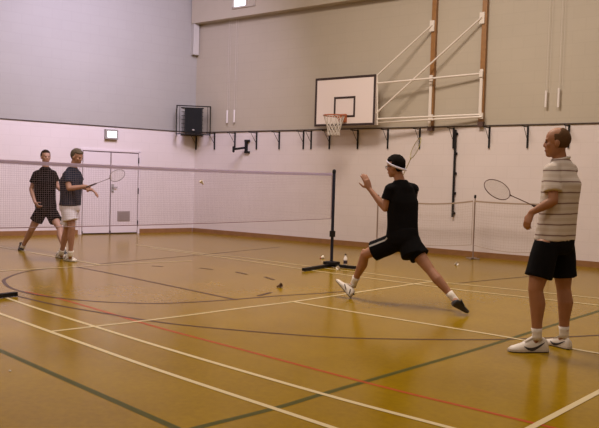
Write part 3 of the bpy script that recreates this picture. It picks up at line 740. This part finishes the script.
def person(name, label, z0, J, face, hair, hair_style, skin, shirt_m, shorts_m, hands, shoes, short_len=(.62, .62), hk=1.0, sleeve=.62, shirt_w=1.0, shorts_w=1.0, hem=.0, wk=1.0, sock_len=.3, hem_tilt=0.0, lk=1.0, extra_shorts=()):
    P = {k_: at(*v[:2], z0+v[2]) for k_, v in J.items()}
    base = P['pelvis'].copy(); base.z = 0
    root = empty(name, base, label, 'person')
    LvS = (P['shL']-P['shR']).normalized(); LvH = (P['hipL']-P['hipR']).normalized(); LvH0 = V((LvH.x, LvH.y, 0)).normalized(); LvS0 = V((LvS.x, LvS.y, 0)).normalized()
    fB = LvS0.cross(Z); 
    pel, wai, che, nk = P['pelvis'], P['waist'], P['chest'], P['neck']
    shm = (P['shL']+P['shR'])/2
    b = MB()
    b.rings(tor_rings([(pel-Z*.06, .12*wk, .09*wk, 0), (pel, .16*wk, .11*wk, 0), (wai, .145*wk, .1*wk, .4), (che, .165*wk, .115*wk, .9), (shm-Z*.03, .15*wk, .09*wk, 1), (nk, .065, .06, 1)], LvH0, LvS0))
    for q in ('shL', 'shR'): b.cap(nk.lerp(shm, .75), P[q]-Z*.012, .045, .05)
    b.tube([nk-Z*.05, nk.lerp(P['head'], .5), P['head']-Z*.03-face.normalized()*.02], [.066, .056, .056], 14, True)
    add_head(b, P['head'], face, hk)
    for q in 'LR':
        arm(b, P['sh'+q], P['el'+q], P['wr'+q]); hd = hands[q]; add_hand(b, P['wr'+q], hd[0], hd[1], hd[2], hd[3], hd[4] if len(hd) > 4 else 1.0)
        kv = (P['kn'+q]-(P['hip'+q]+P['an'+q])/2); fk = LvH0.cross(Z)
        back = (-kv).normalized() if kv.length > .05 else -fk
        leg(b, P['hip'+q], P['kn'+q], P['an'+q], back, lk); foot_in(b, *shoes[q][:2], P['an'+q])
    b.organic('body', skin, root, .0075, 3)
    head_parts(root, P['head'], face, hair, hair_style, hk)
    # shirt
    b = MB(); sw = shirt_w
    hemc = wai.lerp(pel, .85+hem)
    b.rings(tor_rings([(hemc, .185*sw, .138*sw, .1), (wai.lerp(pel, .3), .178*sw, .130*sw, .3), (wai.lerp(che, .4), .182*sw, .130*sw, .6), (che, .192*sw, .138*sw, .9), (shm-Z*.05, .175*sw, .115*sw, 1), (shm+Z*.015, .135, .105, 1), (nk-Z*.012, .098, .088, 1), (nk+Z*.022, .066, .064, 1)], LvH0, LvS0))
    for q in ('L', 'R'):
        s_, e_ = P['sh'+q], P['el'+q]; b.cap(nk-Z*.045, s_-Z*.006, .060, .068)
        b.ell(s_-Z*.01, V((.072, 0, 0)), V((0, .072, 0)), Z*.066)
        b.tube([s_.lerp(e_, -.05), s_.lerp(e_, .3), s_.lerp(e_, sleeve)], [.066, .072, .078], 18)
    shirt = b.organic('shirt', shirt_m, root, .010, 4)
    # shorts
    b = MB(); hw_ = shorts_w
    b.rings(tor_rings([(wai.lerp(pel, .45), .162*hw_, .122*hw_, 0), (pel, .176*hw_, .14*hw_, 0), (pel-Z*.07, .17*hw_, .135*hw_, 0), (pel-Z*.11, .12, .11, 0)], LvH0, LvH0))
    for i, q in enumerate('LR'):
        h_, k_ = P['hip'+q], P['kn'+q]; L_ = short_len[i]
        b.tube([h_.lerp(k_, -.12), h_.lerp(k_, .2), h_.lerp(k_, L_*.75), h_.lerp(k_, L_)], [.10*hw_, .108*hw_, .108*hw_, .112*hw_], 20)
    for p0, p1, ra, rb_ in extra_shorts: b.tube([at(*p0[:2], z0+p0[2]), at(*p1[:2], z0+p1[2])], [ra, rb_], 20)
    shorts = b.organic('shorts', shorts_m, root, .010, 4)
    # socks and shoes
    for q in 'LR':
        a_, k_ = P['an'+q], P['kn'+q]; top = a_.lerp(k_, sock_len)
        b = MB(); b.tube([a_-(k_-a_).normalized()*.03, a_, a_.lerp(k_, sock_len*.5), top], [.045, .041, .042, .047], 14); b.build('sock', M['sock'], root, smooth=True)
        s_ = shoes[q]; shoe(root, s_[0], s_[1], (s_[6] if len(s_) > 6 else (a_-(s_[0]+s_[1])/2)) if len(s_) > 6 else Z, s_[2], s_[3], 1.0, s_[4], None, s_[5])
    return root, P, shirt, shorts
def ribbon(ob, name, pts, w, across, m, parent, lift=.004, n=6):
    """a strip of cloth laid onto the surface of ob"""
    off = world_loc(ob); me = ob.data
    tree = BVHTree.FromPolygons([v.co+off for v in me.vertices], [tuple(p.vertices) for p in me.polygons])
    A_, B_ = [], []; PP = smooth_line(pts, n)
    for p in PP:
        for lst, s_ in ((A_, 1), (B_, -1)):
            loc, nor, i, d_ = tree.find_nearest(p+across*s_*w/2); lst.append(loc+nor*lift)
    MB().rings([A_, B_], closed=False, caps=False).build(name, m, parent)

black_mark = mat('emblem_black', (.03, .022, .022), .5)
# --- balding man standing at the right
z0 = 6.32
JR = dict(head=(556.5, 142.5, 0), neck=(561, 160.5, .02), shL=(551.5, 170, -.10), shR=(569.5, 169, .14), chest=(561.5, 183, .02), waist=(558.5, 213, 0), pelvis=(554.5, 241, 0),
          elL=(553.5, 201, -.19), wrL=(531.5, 212.5, -.12), elR=(566, 203, .32), wrR=(547, 209.5, .40),
          hipL=(545.5, 248, -.08), knL=(535.5, 289, -.10), anL=(537, 336, -.09), hipR=(562, 248, .07), knR=(563.5, 288, .09), anR=(564, 334, .10))
fR = (-S*.94+D*.33-Z*.02)
hL = (at(526.5, 224, z0-.12)-at(531.5, 212.5, z0-.12)).normalized()
rb, rt = at(549, 212.5, z0+.40), at(484.3, 183.6, z0+.38); rax = (rt-rb).normalized()
wrR = at(547, 209.5, z0+.40); 
dR = (-S*.55-Z*.75+D*.1); dR = (dR-rax*dR.dot(rax)*.6).normalized(); nR = dR.cross(rax)
nR = nR if nR.dot(D) < 0 else -nR
heel1, toe1 = FL(547, 351.5), FL(508.5, 351.5); heel2, toe2 = FL(570, 349.5), FL(544.5, 343)
man, P, shirt, shorts = person('person', 'balding man in striped polo shirt and black shorts standing at right, racket held out', z0, JR, fR, M['hairthin'], 'thin', M['skinR'], M['striped'], M['black_cloth'],
    dict(L=(hL, S*.7+D*.5-Z*.1, 24, -1), R=(dR, nR, 55, -1)),
    dict(L=(heel1, toe1, M['shoe'], M['shoesole'], black_mark, None), R=(heel2, toe2, M['shoe'], M['shoesole'], black_mark, None)), (.72, .72), 1.06, .72, 1.06, 1.05, .12, 1.03, .17, lk=1.16)
b = MB(); cx_ = P['neck']+Z*.0; x_, y_, z_ = head_axes(V((fR.x, fR.y, 0)))
b.tube([cx_+(x_*math.cos(2*PI*i/24)*.066+y_*math.sin(2*PI*i/24)*.064)+Z*(.006-.022*math.cos(2*PI*i/24)) for i in range(25)], .014, 8); b.build('collar', M['collar'], man, smooth=True)
racket(rb, rt, (-D*.75+Z*.55+S*.25), 'dark red framed racket held out low by the balding player at right', M['rframe_dark'])
lab = -D

# --- lunging man in black, middle
z0 = 8.5
JM = dict(head=(395, 166.8, .02), neck=(401, 181.5, .02), shL=(390.5, 188.5, -.06), shR=(413, 188.5, .10), chest=(402.5, 202, .02), waist=(402.5, 219, 0), pelvis=(402.5, 237, 0),
          elL=(385.2, 208.5, -.02), wrL=(369.5, 189, .08), elR=(409, 203, .36), wrR=(402, 192, .40),
          hipL=(394, 243, .03), knL=(365, 254.5, .20), anL=(353.5, 284, .40), hipR=(410.5, 244, -.02), knR=(430, 270, -.18), anR=(455, 300, -.33))
fM = (-S*.86+D*.5-Z*.08)
hL = (at(363.6, 173, z0+.07)-at(369.5, 189, z0+.08))
rb, rt = at(396.5, 189.5, z0+.38), at(420.3, 138, z0+.34); rax = (rt-rb).normalized()
dR = (-S*.8-Z*.25+D*.1); dR = (dR-rax*dR.dot(rax)).normalized(); nR = dR.cross(rax)
heelL = FL(350, 297.5, .012); dL_ = (heelL-CAM).dot(fw); toeL = at(335.5, 280.5, dL_+.12)
toeR = FL(467.5, 312.5, .02); dR_ = (toeR-CAM).dot(fw); heelR = at(451.5, 304.5, dR_-.08)
upL = (S*.75+Z*.7); upR = (Z*.8-S*.1-D*.35+S*.35)
man, P, shirt, shorts = person('person', 'lunging man in black shirt and shorts with white headband, one hand raised, seen from behind', z0, JM, fM, M['hairdark'], 'curly', M['skinM'], M['black_cloth'], M['black_cloth'],
    dict(L=(hL, D*.85-S*.4, 4, 1, 1.16), R=(dR, nR, 55, 1)),
    dict(L=(heelL, toeL, M['shoe'], M['shoesole'], None, M['darksole'], upL), R=(heelR, toeR, M['darkshoe'], M['darksole'], None, None, upR)), (.70, .50), 1.0, .55, 1.0, 1.1, .1, 1.0, .24, lk=1.05, extra_shorts=[((401, 243, .02), (396, 247.5, .05), .13, .075), ((409, 240, -.02), (413.5, 256, -.10), .13, .142)])
x_, y_, z_ = head_axes(fM); c_ = P['head']
b = MB(); rs = []
for i in range(33):
    t = 2*PI*i/32; o_ = x_*math.cos(t)*(.1015 if math.cos(t) > 0 else .120)+y_*math.sin(t)*.0945-x_*.012; up_ = z_*(.010+.056*math.cos(t)); n_ = (x_*math.cos(t)+y_*math.sin(t))*.004
    q = c_+o_+up_; rs.append([q+n_+z_*.013, q-n_+z_*.013, q-n_-z_*.013, q+n_-z_*.013])
b.rings(rs, caps=False); b.build('headband', M['white_cloth'], man, smooth=True)
b = MB()
for e in (-1, 1):
    b.tube([c_+x_*.098+y_*e*.032+(y_*math.cos(t)*.02+z_*math.sin(t)*.015) for t in [2*PI*i/12 for i in range(13)]], .0025, 5)
    b.tube([c_+x_*.097+y_*e*.055+z_*.006, c_+x_*.0+y_*e*.086+z_*.004], .0025, 5)
b.build('glasses', M['black_metal'], man)
h_, k_ = P['hipL'], P['knL']; dirv = (k_-h_).normalized(); outv = (-S*.55-D*.5+Z*.35)
ribbon(shorts, 'side_stripe', [h_.lerp(k_, t)+outv.normalized()*.16 for t in (.05, .3, .5, .64)], .03, dirv.cross(outv).normalized(), M['grey'], man)
racket(rb, rt, RT+UP*.2+D*.12, 'yellow framed racket held up behind the head of the lunging player', M['rframe_yel'])

# --- man in navy shirt and white shorts at the left
z0 = 11.75
JB = dict(head=(77, 157, -.02), neck=(72.5, 168.3, 0), shL=(77, 173.5, .14), shR=(67, 174.5, -.14), chest=(71, 181, 0), waist=(71, 195, 0), pelvis=(70, 206, 0),
          elL=(81, 186, .22), wrL=(92, 190, .10), elR=(69, 188.5, -.22), wrR=(86.5, 186.3, -.18),
          hipL=(71.5, 209.5, .09), knL=(66.5, 230, .12), anL=(61.5, 253, .28), hipR=(68.5, 209.5, -.08), knR=(72, 228, -.09), anR=(70.5, 254.5, .0))
fB = (S*.9-D*.35-Z*.25)
rb, rt = at(86.5, 187.2, z0-.2), at(124.8, 172.6, z0-.16); rax = (rt-rb).normalized()
dR = (S*.75-Z*.35-D*.2); dR = (dR-rax*dR.dot(rax)*.75).normalized(); nR = dR.cross(rax)
h1 = FL(65.2, 260.3); t1 = h1+S*.24-D*.2; h2 = FL(57.5, 257.2); t2 = h2+S*.22-D*.22
man, P, shirt, shorts = person('person', 'grey-haired man in navy shirt and white shorts behind the net, racket held forward', z0, JB, fB, M['hairgrey'], 'full', M['skinB'], M['navy_cloth'], M['white_cloth'],
    dict(L=(at(100, 196, z0+.05)-at(92, 190, z0+.1), -Z*.8-D*.2, 15, 1), R=(dR, nR, 55, -1)),
    dict(L=(h2, t2, M['shoe'], M['shoesole'], None, M['darksole']), R=(h1, t1, M['shoe'], M['shoesole'], None, M['darksole'])), (.78, .6), 1.0, .6, 1.16, 1.14, .1, 1.1, .14)
racket(rb, rt, -D*.8+Z*.5, 'grey framed racket held forward by the man in navy behind the net', M['rframe_grey'])

# --- man in black at the far left
z0 = 13.15
JK = dict(head=(45.8, 157, -.02), neck=(45.5, 168, 0), shL=(53, 173.5, .10), shR=(36.5, 174, -.08), chest=(45, 181.5, 0), waist=(45, 196, 0), pelvis=(46, 207.5, 0),
          elL=(57.5, 187, .10), wrL=(67, 194, -.05), elR=(31.3, 189, -.06), wrR=(35, 202.5, -.16),
          hipL=(50.5, 211, .04), knL=(60, 229, -.14), anL=(64, 250, -.32), hipR=(41.5, 211, -.04), knR=(31.5, 229.5, -.02), anR=(22.8, 246.5, .16))
fK = (S*.62-D*.78)
h1 = FL(20.6, 249.2); t1 = h1+S*.11-D*.27; h2 = FL(62, 254); t2 = h2+S*.15-D*.25
man, P, shirt, shorts = person('person', 'dark-haired man in black shirt and black shorts at far left behind the net', z0, JK, fK, M['hairbrown'], 'short', M['skinK'], M['black_cloth'], M['black_cloth'],
    dict(L=(S*.8-Z*.4, -Z*.8-D*.3, 20, 1), R=(S*.6-Z*.6-D*.2, D*.4+S*.6, 30, 1)),
    dict(L=(h2, t2, M['darkshoe'], M['darksole'], None, M['white']), R=(h1, t1, M['darkshoe'], M['darksole'], None, M['white'])), (.55, .55), 1.0, .6, 1.02, 1.05, .1, 1.0, .08)

# ------------------------------------------------------------------ light
def area(name, loc, rot, sx, sy, col, power):
    l = bpy.data.lights.new(name, 'AREA'); l.shape = 'RECTANGLE'; l.size = sx; l.size_y = sy; l.color = col; l.energy = power
    if rot[1]: l.spread = math.radians(125)
    o = bpy.data.objects.new(name, l); COL.objects.link(o); o.location = loc; o.rotation_euler = rot; return o
WARM = (1, .855, .74); COOL = (.77, .69, 1.0)
for x, y, c, e in ((-2.6, 5.2, COOL, 280), (-3.6, -2, COOL, 50), (-1, -2.5, WARM, 240), (.8, 4.2, WARM, 480), (5, -3, WARM, 112), (5, 4.5, WARM, 140), (9.5, 1.5, WARM, 50), (9, 6.5, WARM, 32)): area('lamp_and_wall_fill', (x, y, ZC-.05 if c is WARM else ZC-.6), (0, 0 if c is WARM else math.radians(58), 0), 2.6, 1.8, c, e)  # warm: ceiling lamps; cool: unseen fills added to brighten the left wall
w = bpy.data.worlds.new('hall_air'); sc.world = w; w.use_nodes = True
w.node_tree.nodes['Background'].inputs[0].default_value = (.9, .8, .75, 1); w.node_tree.nodes['Background'].inputs[1].default_value = .05
sc.view_settings.view_transform = 'Standard'; sc.view_settings.look = 'None'; sc.view_settings.gamma = 1; sc.view_settings.exposure = .07
